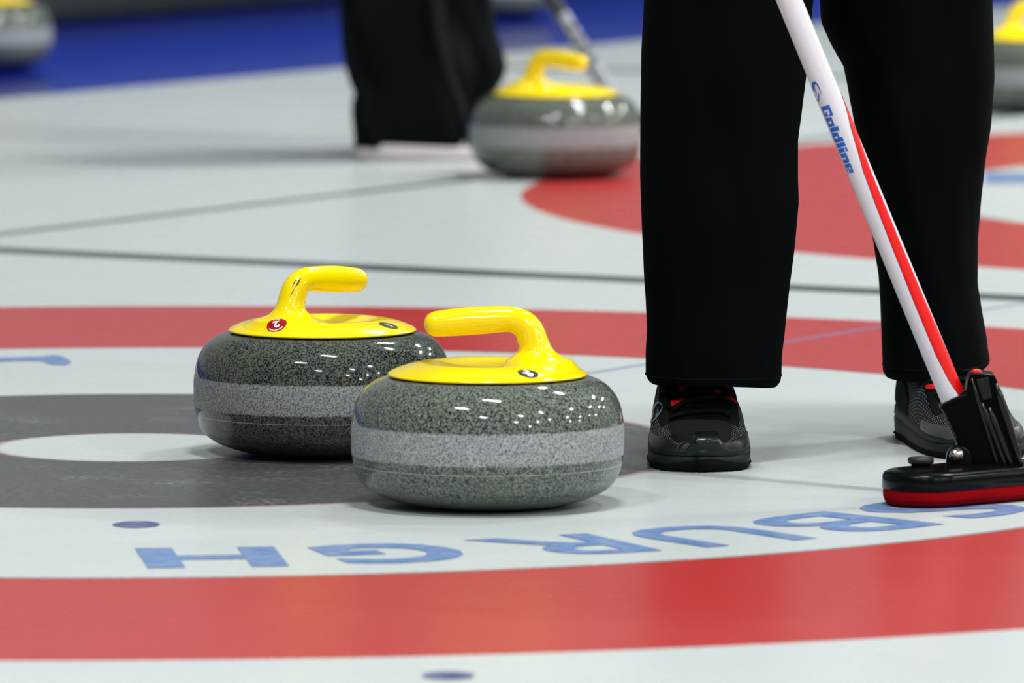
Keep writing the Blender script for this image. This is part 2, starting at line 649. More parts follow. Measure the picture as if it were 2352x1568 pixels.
def stone(loc, rot, label, dark=False):
    global used_src
    o = thing('curling_stone', label, 'curling stone', loc, rot, 'yellow-handled curling stones')
    parts = {}
    for k, s in SRC.items():
        if not used_src:
            s.parent = o
            parts[k] = s
        else:
            parts[k] = copy_part(s, o)
    used_src = True
    if dark:
        parts['granite_body'].data = parts['granite_body'].data.copy()
        parts['granite_body'].data.materials[0] = M['granite_dark']
    o['_'] = 0
    del o['_']
    return o, parts


def project(inv, target, px, py, extra=None):
    org = inv @ Vector((0, 0, H))
    d = (inv.to_3x3() @ ray(px, py)).normalized()
    return target.ray_cast(org, d)


def decal_frame(o, target, px, py):
    inv = mat_of(o).inverted()
    hit, nor, _, _ = project(inv, target, px, py)
    h2, _, _, _ = project(inv, target, px + 4, py)
    if nor is None:
        raise RuntimeError('decal misses')
    if nor.dot(inv @ Vector((0, 0, H)) - hit) < 0:
        nor = -nor
    tx = (inv.to_3x3() @ Vector((1, 0, 0)))
    tx = (tx - nor * tx.dot(nor)).normalized()
    ty = nor.cross(tx)
    return hit, nor, tx, ty


def drape(bm, frame, target, off, rot=0.0):
    """lay a flat bmesh over a curved surface"""
    hit, nor, tx, ty = frame
    c, s = math.cos(rot), math.sin(rot)
    for v in bm.verts:
        x, y = v.co.x * c - v.co.y * s, v.co.x * s + v.co.y * c
        q = hit + tx * x + ty * y
        h, n, _, _ = target.ray_cast(q + nor * .02, -nor)
        if h is None:
            h, n = q, nor
        if n.dot(nor) < 0:
            n = -n
        v.co = h + n * off
    return bm


def disk_bm(r, rings=6, seg=36, sx=1.0):
    bm = bmesh.new()
    rows = [[bm.verts.new((0, 0, 0))]]
    for i in range(1, rings + 1):
        q = r * i / rings
        rows.append([bm.verts.new((q * sx * math.cos(2 * PI * k / seg), q * math.sin(2 * PI * k / seg), 0)) for k in range(seg)])
    for a, b2 in zip(rows, rows[1:]):
        for k in range(seg):
            j = (k + 1) % seg
            if len(a) == 1:
                bm.faces.new((a[0], b2[k], b2[j]))
            else:
                bm.faces.new((a[k], b2[k], b2[j], a[j]))
    return bm


def center_y(bm):
    y0 = min(v.co.y for v in bm.verts); y1 = max(v.co.y for v in bm.verts)
    for v in bm.verts:
        v.co.y -= (y0 + y1) / 2
    return bm


def shift(bm, dx, dy):
    bmesh.ops.translate(bm, vec=(dx, dy, 0), verts=bm.verts[:])
    return bm


near, np_ = stone((-.0250, 8.312, 0), 0.0, 'sharp front curling stone with black sticker numbered 28 on its plate, grip pointing left')
back, bp_ = stone((-.2062, 8.83, 0), R(180 + 46), 'dark-speckled curling stone on the grey ring with a red sticker on its handle', True)
midst, mp_ = stone((.0712, 13.22, 0), R(180 - 42), 'blurred curling stone at the edge of the second red ring, beside the pale shoe')
stone((-1.062, 16.35, 0), R(150), 'blurred curling stone on blue ice in the upper left corner, cut off by the frame')
stone((.968, 14.95, 0), R(180), 'blurred curling stone on the far side of the front player, cut off at the right')
stone((-.046, 18.50, 0), R(200), 'farthest curling stone, mostly above the frame, on blue ice near the dark broom shaft')

fr = decal_frame(near, BVH, 1213, 857)
p = obj('sticker', drape(disk_bm(.0108), fr, BVH, .0003), M['st_black'], np_['handle_plate']); p['label'] = 'round black sticker with 28'
obj('printed_number', drape(shift(center_y(glyph_bm('2', .0135, .0007, .0015)), -.0022, .0018), fr, BVH, .0006, R(-8)), M['st_white'], np_['handle_plate'], False)
obj('printed_number', drape(shift(center_y(glyph_bm('8', .0115, .0006, .0015)), .0028, -.0035), fr, BVH, .0006, R(-8)), M['st_white'], np_['handle_plate'], False)
fr = decal_frame(back, BVH, 892, 747)
p = obj('sticker', drape(disk_bm(.0108), fr, BVH, .0003), M['st_black'], bp_['handle_plate']); p['label'] = 'round black sticker with 1'
obj('printed_number', drape(center_y(glyph_bm('1', .014, .0004, .0015)), fr, BVH, .0006, R(60)), M['st_white'], bp_['handle_plate'], False)
fr = decal_frame(back, BVH, 635, 745)
p = obj('sticker', drape(disk_bm(.0112), fr, BVH, .0003), M['st_red'], bp_['handle']); p['label'] = 'round red sticker with a white 2'
obj('printed_number', drape(center_y(glyph_bm('2', .0135, .0006, .0015)), fr, BVH, .0006, R(180 + 8)), M['st_white'], bp_['handle'], False)
bm = bmesh.new()
for a0, a1, n in ((205, 325, 15), (70, 120, 7)):     # the ring of tiny print
    for k in range(n):
        a = R(lerp(a0, a1, (k + .5) / n)); da = R((a1 - a0) / n * .36)
        bm.faces.new([bm.verts.new((q * math.cos(b2), q * math.sin(b2), 0)) for q, b2 in ((.0080, a - da), (.0098, a - da), (.0098, a + da), (.0080, a + da))])
obj('printed_number', drape(bm, fr, BVH, .0006), M['st_white'], bp_['handle'], False)
for (xa, ya, xb, yb, w) in ((681, 640, 670, 659, 3.0), (692, 637, 678, 660, 4.0), (676, 662, 666, 682, 1.6)):   # dark scuffs on the bend
    inv = mat_of(back).inverted()
    bm = bmesh.new()
    prev = None
    for k in range(9):
        t = k / 8
        ww = w * math.sin(PI * t) * .5 + .15
        row = []
        for sgn in (-1, 1):
            h, n, _, _ = project(inv, BVH, lerp(xa, xb, t) + sgn * ww, lerp(ya, yb, t))
            if h is None:
                break
            row.append(bm.verts.new(h + n * (.0003 if n.dot(inv @ Vector((0, 0, H)) - h) > 0 else -.0003)))
        if len(row) == 2:
            if prev:
                bm.faces.new((prev[0], prev[1], row[1], row[0]))
            prev = row
    obj('scuff_mark', bm, M['scuff'], bp_['handle'])

# ------------------------------------------------------------------ trousers
def leg_rings(left, right, Yc, depth, ys, fold=.003, seed=0, nseg=72, lean=0.0, power=2.25):
    """rings of one trouser leg from its two outlines in the photograph, at its own distance"""
    rings = []
    rnd = random.Random(seed)
    ph = [rnd.uniform(0, 6.28) for _ in range(8)]
    for py in ys:
        xl, xr = interp(left, py), interp(right, py)
        P0 = at_depth(xl, py, Yc); P1 = at_depth(xr, py, Yc)
        cx, a, z = (P0.x + P1.x) / 2, (P1.x - P0.x) / 2, P0.z
        bb = interp(depth, z)
        ring = []
        for k in range(nseg):
            t = 2 * PI * k / nseg
            c, s = math.cos(t), math.sin(t)
            e = 2 / power
            x = math.copysign(abs(c) ** e, c); y = math.copysign(abs(s) ** e, s)
            f = fold * (math.sin(3 * t + ph[0] + 9 * z) + .7 * math.sin(5 * t + ph[1] - 14 * z) + .5 * math.sin(9 * t + ph[2] + 23 * z))
            f += fold * .5 * math.sin(40 * z + ph[3] + 2 * math.sin(t + ph[4]))
            f *= (1 - abs(c) ** 3)      # the outline itself stays as seen
            ring.append(Vector((cx + a * x, Yc + lean * (z - .1) + (bb + f) * y, z)))
        rings.append(ring)
    return rings


def trouser_leg(bm, rings, hem=.0025):
    """rings run from the hem upwards; add a turned-in hem"""
    inner = []
    c = sum(rings[0], Vector()) / len(rings[0])
    low = [p + Vector((0, 0, 0)) for p in rings[0]]
    in1 = [c + (p - c) * .975 + Vector((0, 0, .0005)) for p in low]
    in2 = [c + (p - c) * .95 + Vector((0, 0, .05)) for p in low]
    rings_mesh([in2, in1] + rings, False, True, True, bm)


def hem_tilt(rings, fn, rows):
    """bend the lowest rows to the hem line"""
    n = len(rings)
    for i, r in enumerate(rings):
        w = max(0, 1 - i / rows)
        for p in r:
            p.z += fn(p.x) * w


LA = [(-700, 1500), (-200, 1485), (0, 1479), (115, 1473), (230, 1471), (402, 1470), (517, 1474), (631, 1479), (689, 1483), (758, 1486), (804, 1483), (861, 1483), (876, 1488), (886, 1497)]
RA = [(-700, 1930), (-200, 1890), (0, 1868), (100, 1858), (172, 1852), (253, 1842), (321, 1833), (413, 1833), (459, 1835), (563, 1826), (631, 1817), (689, 1810), (758, 1803), (815, 1796), (861, 1795), (876, 1792), (886, 1784)]
LB = [(-700, 1840), (-200, 1872), (0, 1883), (52, 1886), (103, 1909), (152, 1937), (184, 1944), (230, 1952), (287, 1963), (420, 1986), (563, 2007), (632, 2018), (689, 2022), (775, 2025), (850, 2028), (862, 2034)]
RB = [(-700, 2240), (-200, 2275), (0, 2279), (86, 2282), (178, 2284), (287, 2276), (367, 2263), (459, 2253), (546, 2246), (649, 2245), (718, 2256), (775, 2266), (827, 2272), (850, 2271), (862, 2264)]
pers = thing('person', 'person standing in black trousers and black trainers, holding the white broom', 'person', (.33, 8.85, 0))
PINV = Matrix.Translation((-.33, -8.85, 0))
bm = bmesh.new()
ysA = [886, 884, 880, 874, 868] + list(range(860, -701, -12))
rA = leg_rings(LA, RA, 8.76, [(.05, .074), (.25, .085), (.5, .095), (.9, .10)], ysA, .0028, 1)
xa0 = min(p.x for p in rA[5]); xa1 = max(p.x for p in rA[5])
hem_tilt(rA, lambda x: .0030 + .0050 * math.sin(PI * (x - xa0) / (xa1 - xa0)) - .003 * ((x - xa0) / (xa1 - xa0)), 7)
trouser_leg(bm, rA)
ysB = [862, 860, 856, 850, 844] + list(range(836, -701, -12))
rB = leg_rings(LB, RB, 8.945, [(.05, .084), (.25, .088), (.5, .10), (.9, .11)], ysB, .0036, 5)
xb0 = min(p.x for p in rB[6]); xb1 = max(p.x for p in rB[6])
hem_tilt(rB, lambda x: -.001 * math.sin(PI * min(1, max(0, (x - xb0) / (xb1 - xb0) * .85 + .1))) + .014 * max(0, ((x - xb0) / (xb1 - xb0)) - .6) / .4, 8)
trouser_leg(bm, rB)
# seat of the trousers, above the frame
top = []
zt = rA[-1][0].z
for z, a, bb in ((zt - .05, .175, .105), (zt + .05, .185, .12), (zt + .14, .18, .12), (zt + .24, .165, .11)):
    top.append([Vector((.33 + a * math.cos(2 * PI * k / 48), 8.86 + bb * math.sin(2 * PI * k / 48), z)) for k in range(48)])
rings_mesh(top, True, True, True, bm)
bm.transform(PINV)
trousers = obj('trousers', bm, M['fleece'], pers)


def seam(rings, idx, off, name, parent, rad=.0006, closed=True, inv=PINV):
    pts = []
    r0, r1 = rings[idx], rings[idx + 1]
    c = sum(r0, Vector()) / len(r0)
    pts = [inv @ (c + (p - c) * (1 + off)) for p in r0]
    pts.append(pts[0])
    return obj(name, tube_bm(pts, rad, 6, None, False), M['thread'], parent)


seam(rA, 5, .003, 'hem_stitching', trousers)
seam(rB, 5, .003, 'hem_stitching', trousers)

# ------------------------------------------------------------------ trainers
WT = [(0, .004), (.004, .022), (.012, .036), (.025, .0455), (.05, .0515), (.08, .0525), (.12, .0512), (.16, .048), (.2, .0440), (.24, .0415), (.27, .036), (.286, .026), (.292, .006)]
TT = [(0, .028), (.006, .035), (.015, .0392), (.03, .0428), (.05, .0462), (.07, .0505), (.085, .058), (.1, .068), (.115, .079), (.13, .085), (.16, .092), (.19, .096), (.24, .100), (.275, .096), (.292, .07)]
WT = smooth_tab(WT, 4); TT = smooth_tab(TT, 4)


def spring(y):
    return .002 * max(0, 1 - y / .05) ** 2


def upper_pt(y, th, off=0.0):
    w, t = interp(WT, y), interp(TT, y)
    zs = .016 * (1 + .7 * y / .29) + spring(y)
    c, s = math.cos(th), math.sin(th)
    e = 2 / 2.7
    x = (w + off) * math.copysign(abs(c) ** e, c)
    z = zs + (t - zs + off) * abs(s) ** e
    return Vector((x, y - (off if y < .02 else 0), z))


def mesh_upper_mat(name, dotcol):
    k = N(name)
    tc = k.n('ShaderNodeTexCoord').outputs['UV']
    sep = k.n('ShaderNodeSeparateXYZ'); k.set(sep, 0, tc)
    u, v = sep.outputs[0], sep.outputs[1]
    row = k.math('FLOOR', k.math('MULTIPLY', u, 50))
    fu = k.math('FRACT', k.math('MULTIPLY', u, 50))
    fv = k.math('FRACT', k.math('ADD', k.math('MULTIPLY', v, 46), k.math('MULTIPLY', row, .5)))
    a = k.step(k.math('ABSOLUTE', k.math('SUBTRACT', fu, .5)), .34, .26)
    b2 = k.step(k.math('ABSOLUTE', k.math('SUBTRACT', fv, .5)), .20, .12)
    d = k.math('MULTIPLY', a, b2)
    # dots only on the flanks
    side = k.step(k.math('ABSOLUTE', k.math('SUBTRACT', v, .5)), .17, .24)
    d = k.math('MULTIPLY', d, side)
    k.t.links.new(k.mix(d, srgb(11, 13, 14), dotcol), k.b.inputs['Base Color'])
    k.b.inputs['Roughness'].default_value = .7
    k.b.inputs['Specular IOR Level'].default_value = .12
    return k.m


M['upper'] = mesh_upper_mat('black_dotted_mesh', srgb(104, 110, 110))


def patch(y0, y1, t0, t1, off, nu=14, nv=14, taper=None):
    """an overlay that follows the upper"""
    def fn(u, v):
        y = lerp(y0, y1, u)
        a0, a1 = t0, t1
        if taper:
            a0, a1 = taper(u, t0, t1)
        th = R(lerp(a0, a1, v))
        edge = min(u, 1 - u, v, 1 - v)
        o = off * min(1, edge * 8) if edge > 0 else -.0006
        return upper_pt(y, th, o)
    return grid_bm(fn, nu, nv)


def outline(y_n=40, off=0.0, yb=0.0):
    """plan outline of the sole, from the toe round the right side to the heel and back"""
    ys = [.296 * (0.5 - 0.5 * math.cos(PI * i / y_n)) - .002 for i in range(y_n + 1)]
    pts = []
    for y in ys:
        pts.append((interp(WT, max(0, min(.292, y))) + off, y))
    left = [(-x, y) for x, y in reversed(pts[1:-1])]
    return pts + left


def sole_rings(levels, zfun=None, flare=0.0):
    rings = []
    for z, off in levels:
        off += flare
        o = outline(off=off)
        rings.append([Vector((x, y + (-off if y < .01 else (off if y > .28 else 0)), (z * (1 + .7 * max(0, y) / .29) + spring(y)) if zfun is None else zfun(z, x, y))) for x, y in o])
    return rings


def shoe(parent, loc, rot, mats, full=True, flare=0.0):
    W = Matrix.Translation(loc) @ Matrix.Rotation(rot, 4, 'Z')
    base = mat_of(parent).inverted() @ W
    up = grid_bm(lambda u, v: upper_pt(.292 * u ** 1.25, PI * v), 60, 48)
    s = obj('shoe', up, mats['upper'], parent)
    s.matrix_local = base @ Matrix.Diagonal((1, 1, .70 if flare else 1, 1))
    ms = sole_rings([(.003, -.002), (.005, .0015), (.0140, .0022), (.0150, .0004), (.0158, .0004), (.0166, .0022), (.0214, .0016), (.0228, .0), (.0231, -.004)], None, flare)
    obj('midsole', rings_mesh(ms), mats['midsole'], s)

    def zo(z, x, y):
        return z
    lug = []
    for z, off in ((0, -.004), (0, 0.0), (.004, .0018), (1, .0032), (2, .0)):
        row = []
        o = outline(60, off + flare)
        for i, (x, y) in enumerate(o):
            zz = z
            ztop = .0052 + .0092 * math.exp(-((x - .006) / .036) ** 2) * math.exp(-(max(0, y) / .05) ** 2)
            if z == 1:
                zz = ztop
            elif z == 2:
                zz = ztop + .0006
            elif z == 0:
                zz = .0022 if (i % 3 == 0) else 0.0
            row.append(Vector((x, y + (-off if y < .01 else (off if y > .28 else 0)), zz)))
        lug.append(row)
    obj('outsole', rings_mesh(lug), mats['outsole'], s)
    if not full:
        return s
    obj('toe_overlay', patch(.004, .095, 3, 36, .0016, 20, 14, lambda u, a, b2: (a, lerp(b2 + 4, a + 12, u ** 1.6))), mats['overlay'], s)
    obj('toe_overlay', patch(.004, .095, 177, 144, .0016, 20, 14, lambda u, a, b2: (a, lerp(b2 - 4, a - 12, u ** 1.6))), mats['overlay'], s)
    obj('vamp', patch(.003, .070, 56, 124, .0009, 12, 24, lambda u, a, b2: (lerp(a - 26, a, min(1, 2 * u)), lerp(b2 + 26, b2, min(1, 2 * u)))), mats['suede'], s)
    obj('tongue', patch(.066, .20, 58, 122, .0022, 24, 20), mats['tongue'], s)
    obj('eyestay', patch(.062, .19, 42, 60, .0026, 20, 8), mats['lace'], s)
    obj('eyestay', patch(.062, .19, 120, 138, .0026, 20, 8), mats['lace'], s)
    for a0, a1 in ((3, 40), (177, 140)):
        obj('heel_counter', patch(.165, .289, a0, a1, .0018, 20, 10, lambda u, a, b2: (a, lerp(lerp(a, b2, .35), b2, min(1, u * 1.6)))), mats['outsole'], s)
    for a0, a1 in ((34, 66), (146, 114)):
        obj('quarter_overlay', patch(.135, .235, a0, a1, .0011, 16, 10, lambda u, a, b2: (lerp(b2, a, u), lerp(b2, lerp(a, b2, .45), u))), mats['overlay'], s)
    # rubber guard over the toe: wide at the sole, narrow on top
    def upper_front(x, z):
        """how far back the upper lies at a given height and offset from the middle"""
        e = 2 / 2.7
        y = 0.0
        while y < .12:
            w, t = interp(WT, y), interp(TT, y)
            zs = .016 * (1 + .7 * y / .29) + spring(y)
            if z <= zs:
                if w >= abs(x):
                    return y
            elif z < t:
                sn = ((z - zs) / (t - zs)) ** (1 / e)
                if w * math.sqrt(max(0, 1 - sn * sn)) ** e >= abs(x):
                    return y
            y += .0008
        return .06

    inv_w = sorted((w_, y_) for y_, w_ in WT if y_ < .06)

    def front_y(x):
        return interp(inv_w, abs(x))

    def guard(u, v, lift=0.0):
        z = lerp(.0165, .0425, v)
        hw = interp([(0, .031), (.18, .025), (.36, .0195), (.55, .0165), (.85, .0155), (1, .013)], v)
        x = lerp(-hw, hw, u) + .005
        edge = min(u, 1 - u, 1 - v)
        o = (.0034 + lift) * min(1, edge * 8) if edge > 0 else -.0008
        yu = upper_front(x, z) - o
        ys = front_y(x) - .0026
        t = min(1, max(0, (z - .020) / .020))
        return Vector((x, lerp(ys, yu, t * t * (3 - 2 * t)), z + o * .4))
    g1 = obj('toe_guard', grid_bm(guard, 20, 20), mats['midsole'], s)
    obj('toe_gloss', grid_bm(lambda u, v: guard(lerp(.03, .97, u), lerp(.50, .985, v), .0014 * min(1, 8 * min(u, 1 - u, v, 1 - v)) + .0003), 18, 10), mats['guard'], s)
    for (ya, aa, yb, ab) in ((.070, 118, .082, 60), (.076, 60, .094, 122), (.090, 120, .104, 58), (.098, 58, .114, 123), (.112, 122, .124, 56), (.120, 57, .136, 124)):
        pts = [upper_pt(lerp(ya, yb, q / 10), R(lerp(aa, ab, q / 10)), .0035 + .0012 * math.sin(PI * q / 10)) for q in range(11)]
        obj('lace', tube_bm(pts, .0024, 8), mats['lace'], s)
    bow = [upper_pt(.10, R(80), .005), upper_pt(.09, R(92), .009), upper_pt(.082, R(104), .009), upper_pt(.08, R(110), .006), upper_pt(.088, R(100), .006), upper_pt(.1, R(84), .005)]
    obj('lace', tube_bm(catmull([tuple(q) for q in bow], 5), .0024, 8), mats['lace'], s)
    return s


def shoe_marks(s, parent, dx, dy, full=True):
    """lining patches and printed marks, laid on the shoe along the view they are seen from"""
    bpy.context.view_layer.update()
    inv = (mat_of(parent) @ s.matrix_local).inverted()
    tb = bmesh.new()
    tb.from_mesh(s.data)
    for ch in s.children:
        if ch.name.split('.')[0] in ('tongue', 'eyestay', 'vamp', 'toe_overlay'):
            tb.from_mesh(ch.data)
    tv = BVHTree.FromBMesh(tb)
    tb.free()

    def on(px, py, off):
        h, n, _, _ = project(inv, tv, px + dx, py + dy)
        if h is None:
            return None
        if n.dot(inv @ Vector((0, 0, H)) - h) < 0:
            n = -n
        return h + n * off

    def strip(name, A, B, mat, off=.0010, nn=6):
        bm3 = bmesh.new()
        A, B = catmull(A, nn), catmull(B, nn)
        rows = []
        for p0, p1 in zip(A, B):
            r = [on(lerp(p0[0], p1[0], q / 3), lerp(p0[1], p1[1], q / 3), off) for q in range(4)]
            if None in r:
                rows.append(None); continue
            rows.append([bm3.verts.new(q) for q in r])
        for r0, r1 in zip(rows, rows[1:]):
            if r0 and r1:
                for q in range(3):
                    bm3.faces.new((r0[q], r0[q + 1], r1[q + 1], r1[q]))
        if bm3.faces:
            obj(name, bm3, mat, s)
        else:
            bm3.free()
    c = lambda l: [(1470 + x / 8.711, 870 + y / 8.711) for x, y in l]
    if not full:
        strip('lining_patch', [(2129, 889), (2139, 886), (2149, 884)], [(2130, 896), (2140, 897), (2151, 896)], M['redmesh'], .0030)
        return
    strip('lining_patch', c([(780, 290), (850, 190), (930, 130)]), c([(800, 292), (880, 265), (950, 215)]), M['redmesh'], .0042)
    strip('lining_patch', c([(640, 490), (780, 480), (930, 430)]), c([(655, 615), (760, 545), (935, 440)]), M['redmesh'], .0042)
    strip('lining_patch', c([(1560, 190), (1640, 160), (1715, 215)]), c([(1565, 195), (1645, 205), (1715, 228)]), M['redmesh'], .0042)
    strip('lining_patch', c([(1455, 305), (1520, 270), (1605, 310)]), c([(1460, 312), (1520, 345), (1605, 316)]), M['redmesh'], .0042)
    strip('lining_patch', c([(1680, 405), (1790, 395), (1895, 500)]), c([(1690, 415), (1780, 460), (1893, 545)]), M['redmesh'], .0042)
    if full:
        strip('swirl_print', c([(205, 920), (255, 760), (265, 640), (300, 530), (370, 465), (440, 500), (470, 590)]),
              c([(225, 905), (280, 770), (300, 650), (330, 555), (380, 500), (430, 530), (455, 600)]), M['logo'], .0012, 5)
        strip('swirl_print', c([(470, 590), (420, 680), (350, 790), (215, 905)]), c([(460, 575), (400, 670), (330, 770), (205, 890)]), M['logo'], .0012, 5)
        strip('swirl_print', c([(365, 620), (385, 680), (350, 760)]), c([(350, 625), (365, 690), (335, 750)]), M['logo'], .0012, 5)


mats_black = dict(upper=M['upper'], midsole=M['midsole'], outsole=M['outsole'], guard=M['guard'], overlay=M['overlay'], suede=M['suede'], tongue=M['tongue'], lace=M['lace'])
sh1 = shoe(pers, (.2020, 8.622, 0), R(1), mats_black)
shoe_marks(sh1, pers, 0, 0)
mats_b2 = dict(mats_black); mats_b2['overlay'] = M['silver_leather']
sh2_ = shoe(pers, (.513, 8.748, 0), R(11), mats_b2)
shoe_marks(sh2_, pers, 0, 0, False)

# ------------------------------------------------------------------ white broom
def broom(loc, rotz, head_rot, shaft_dir, shaft_from, shaft_len, label, look):
    o = thing('curling_broom', label, 'broom', loc, rotz)
    return o


br = thing('curling_broom', 'white curling broom with a red stripe and red pad, held by the standing person', 'broom', (.467, 8.362, 0))
BI = Matrix.Translation((-.467, -8.362, 0))
# head: a long rounded block turned about 42 degrees from the picture plane
HR = Matrix.Rotation(R(40), 4, 'Z')


def stadium(half_len, rad, z, n=18, inset=0.0):
    pts = []
    r = rad - inset
    for k in range(n + 1):
        a = -PI / 2 + PI * k / n
        pts.append(Vector((half_len + r * math.cos(a), r * math.sin(a), z)))
    for k in range(n + 1):
        a = PI / 2 + PI * k / n
        pts.append(Vector((-half_len + r * math.cos(a), r * math.sin(a), z)))
    return pts


def head_mesh(levels, hl=.056, rad=.0455):
    b2 = rings_mesh([stadium(hl, rad, z, 18, ins) for z, ins in levels])
    b2.transform(Matrix.Translation((0, -.020, 0)) @ HR)
    return b2


obj('base_plate', head_mesh([(.0175, .0015), (.0182, .0), (.0310, .0006), (.0340, .0025), (.0362, .0075), (.0374, .016), (.0378, .026)]), M['black_plastic'], br)
pad = obj('sweeping_pad', head_mesh([(.0003, .014), (.0006, .0085), (.0026, .0042), (.0060, .0026)]), M['pad_dark'], br)
obj('pad_cover', head_mesh([(.0058, .0028), (.0095, .0014), (.0145, .0012), (.0180, .0018)]), M['pad'], pad)
# tube
Yb = 8.362
s0 = at_depth(2192, 921, Yb); s1 = at_depth(1814, 0, Yb)
ax = (s1 - s0).normalized()
e1 = Vector((ax.z, 0, -ax.x)).normalized()
e2 = Vector((0, -1, 0))
LEAN = .10                                   # the shaft leans a little towards its holder
ax = (ax + Vector((0, LEAN, 0))).normalized()
e2 = (e2 - ax * e2.dot(ax)).normalized()
e1 = e2.cross(ax).normalized()
if e1.x < 0:
    e1 = -e1
RT = .0130
pxm = (s1 - s0).length / 921.0 * math.sqrt(1 + LEAN ** 2)


def tube_pt(s, phi, r=RT):
    return BI @ (s0 + ax * s + e1 * (r * math.sin(phi)) + e2 * (r * math.cos(phi)))


def y2s(py):
    return (921 - py) * pxm


shaft = obj('shaft', rings_mesh([[tube_pt(s, 2 * PI * k / 40) for k in range(40)] for s in [-.03, 0, .1, .2, .3, .45, .7, 1.0, 1.08]]), M['white_tube'], br)
PL = [(225, 88), (235, 78), (300, 43), (400, 15), (480, 9), (560, 6), (700, 2), (820, 3), (880, 14), (912, 30)]
PR = [(225, 96), (235, 95), (300, 90), (345, 66), (400, 55), (560, 54), (700, 60), (820, 75), (880, 80), (912, 84)]


def stripe(dl, dr, rr):
    return grid_bm(lambda u, v: tube_pt(y2s(lerp(225, 912, u)), R(lerp(interp(PL, lerp(225, 912, u)) - dl, interp(PR, lerp(225, 912, u)) + dr, v)), rr), 80, 8)


obj('stripe', stripe(2.6, 2.0, RT + .00012), M['black_lacquer'], shaft)
obj('stripe', stripe(0, 0, RT + .00026), M['red_lacquer'], shaft)
# lettering runs down the tube, tops of the letters to the right: heavy square letters
BLOCKS = {
    'G': (1.45, [(0, 0, .50, 1), (.50, .76, 1.35, 1), (1.12, .62, 1.35, .76), (.50, 0, 1.30, .20), (.92, .20, 1.30, .50), (.70, .38, .92, .50)]),
    'o': (1.30, [(0, 0, .46, .76), (.78, 0, 1.18, .76), (.46, 0, .78, .20), (.46, .56, .78, .76)]),
    'l': (.66, [(0, 0, .54, 1)]),
    'd': (1.36, [(0, 0, .46, .76), (.74, 0, 1.24, 1), (.46, 0, .74, .20), (.46, .56, .74, .76)]),
    'i': (.66, [(0, 0, .54, .72), (0, .82, .54, 1)]),
    'n': (1.34, [(0, 0, .50, .76), (.78, 0, 1.22, .70), (.50, .54, .78, .76), (.78, .70, 1.12, .76)]),
    'e': (1.24, [(0, 0, .46, .76), (.46, .58, 1.18, .76), (.80, .30, 1.18, .58), (.46, .30, .80, .42), (.46, 0, 1.18, .16)]),
}


def px2tube(px, py, r):
    rel = at_depth(px, py, Yb) - s0
    e = e1 - ax * e1.dot(ax)
    return tube_pt(rel.dot(ax) * 1.0, math.asin(max(-1, min(1, rel.dot(e1) / RT))), r)


word = 'Goldline'
total = sum(BLOCKS[c][0] for c in word)
sA, sB = y2s(240), y2s(393)
bm = bmesh.new()
pos = 0.0
for c in word:
    adv, rects = BLOCKS[c]
    for (x0, y0, x1, y1) in rects:
        nx = max(1, int((x1 - x0) * 6)); ny = max(1, int((y1 - y0) * 12))
        def gp(u, v):
            yy = lerp(y0, y1, v)
            xx = pos + lerp(x0, x1, u) + .12 * yy
            return tube_pt(lerp(sA, sB, xx / total), R(lerp(-66, -14, yy)), RT + .00018)
        grid_bm(gp, nx, ny, bm)
    pos += adv
obj('lettering', bm, M['blue_print'], shaft, False)
sw_out = [(192, 95), (222, 105), (255, 148), (282, 200), (298, 260), (308, 318)]
sw_in = [(205, 150), (222, 142), (245, 170), (270, 212), (290, 262), (307, 319)]
sw2_out = [(192, 95), (170, 115), (166, 160), (180, 225), (205, 300), (232, 370), (258, 408)]
sw2_in = [(222, 142), (207, 152), (208, 190), (217, 235), (234, 280), (250, 308), (260, 330)]
sw3_out = [(258, 408), (270, 398), (275, 350), (272, 300), (268, 264)]
sw3_in = [(250, 308), (262, 312), (264, 300), (258, 282), (253, 266)]
bm = bmesh.new()
for oo, ii in ((sw_out, sw_in), (sw2_out, sw2_in), (sw3_out, sw3_in)):
    oo, ii = catmull(oo, 4), catmull(ii, 4)
    m = min(len(oo), len(ii))
    prev = None
    for k in range(m):
        row = [bm.verts.new(px2tube(1840 + q[0] / 6.533, 170 + q[1] / 6.533, RT + .00018)) for q in (oo[k], ii[k])]
        if prev:
            bm.faces.new((prev[0], prev[1], row[1], row[0]))
        prev = row
obj('swoosh_mark', bm, M['blue_print'], shaft, False)


def P8(px, py, dy=0.0):
    return BI @ at_depth(px, py, Yb + dy)


# black adapter that clamps the tube to the head
out = [(2159, 936), (2170, 926), (2192, 914), (2219, 905), (2224, 870), (2232, 856), (2256, 857), (2285, 861), (2296, 890), (2322, 985), (2350, 1063), (2356, 1088), (2203, 1090), (2199, 1040), (2199, 1012), (2177, 972)]
front = -.020
adp = obj('adapter', prism_bm([P8(x, y, front) for x, y in out], (0, .040, 0), .0022, 3), M['adapter_plastic'], br, False)
bm = bmesh.new()
for (xa, ya, xb, yb, r) in ((2232, 868, 2296, 1084, .0022), (2256, 925, 2313, 1080, .0030), (2272, 935, 2326, 1076, .0034), (2288, 880, 2346, 1072, .0040), (2163, 940, 2200, 1015, .0014)):
    a, c = P8(xa, ya, front - .0005), P8(xb, yb, front - .0005)
    tube_bm([lerp(a, c, q / 6) for q in range(7)], [r * .5] + [r] * 5 + [r * .5], 10, bm)
obj('rib', bm, M['rib_plastic'], adp)
obj('panel', prism_bm([P8(x, y, front - .003) for x, y in ((2242, 872), (2270, 866), (2279, 914), (2257, 919))], (0, .005, 0), .001), M['grey_plastic'], adp, False)
bmz = bmesh.new()
a, c = P8(2230, 853, -.006), P8(2257, 858, -.006)
tube_bm([lerp(a, c, q / 8) for q in range(9)], [.001, .0028, .0034, .0036, .0036, .0036, .0034, .0028, .001], 12, bmz)
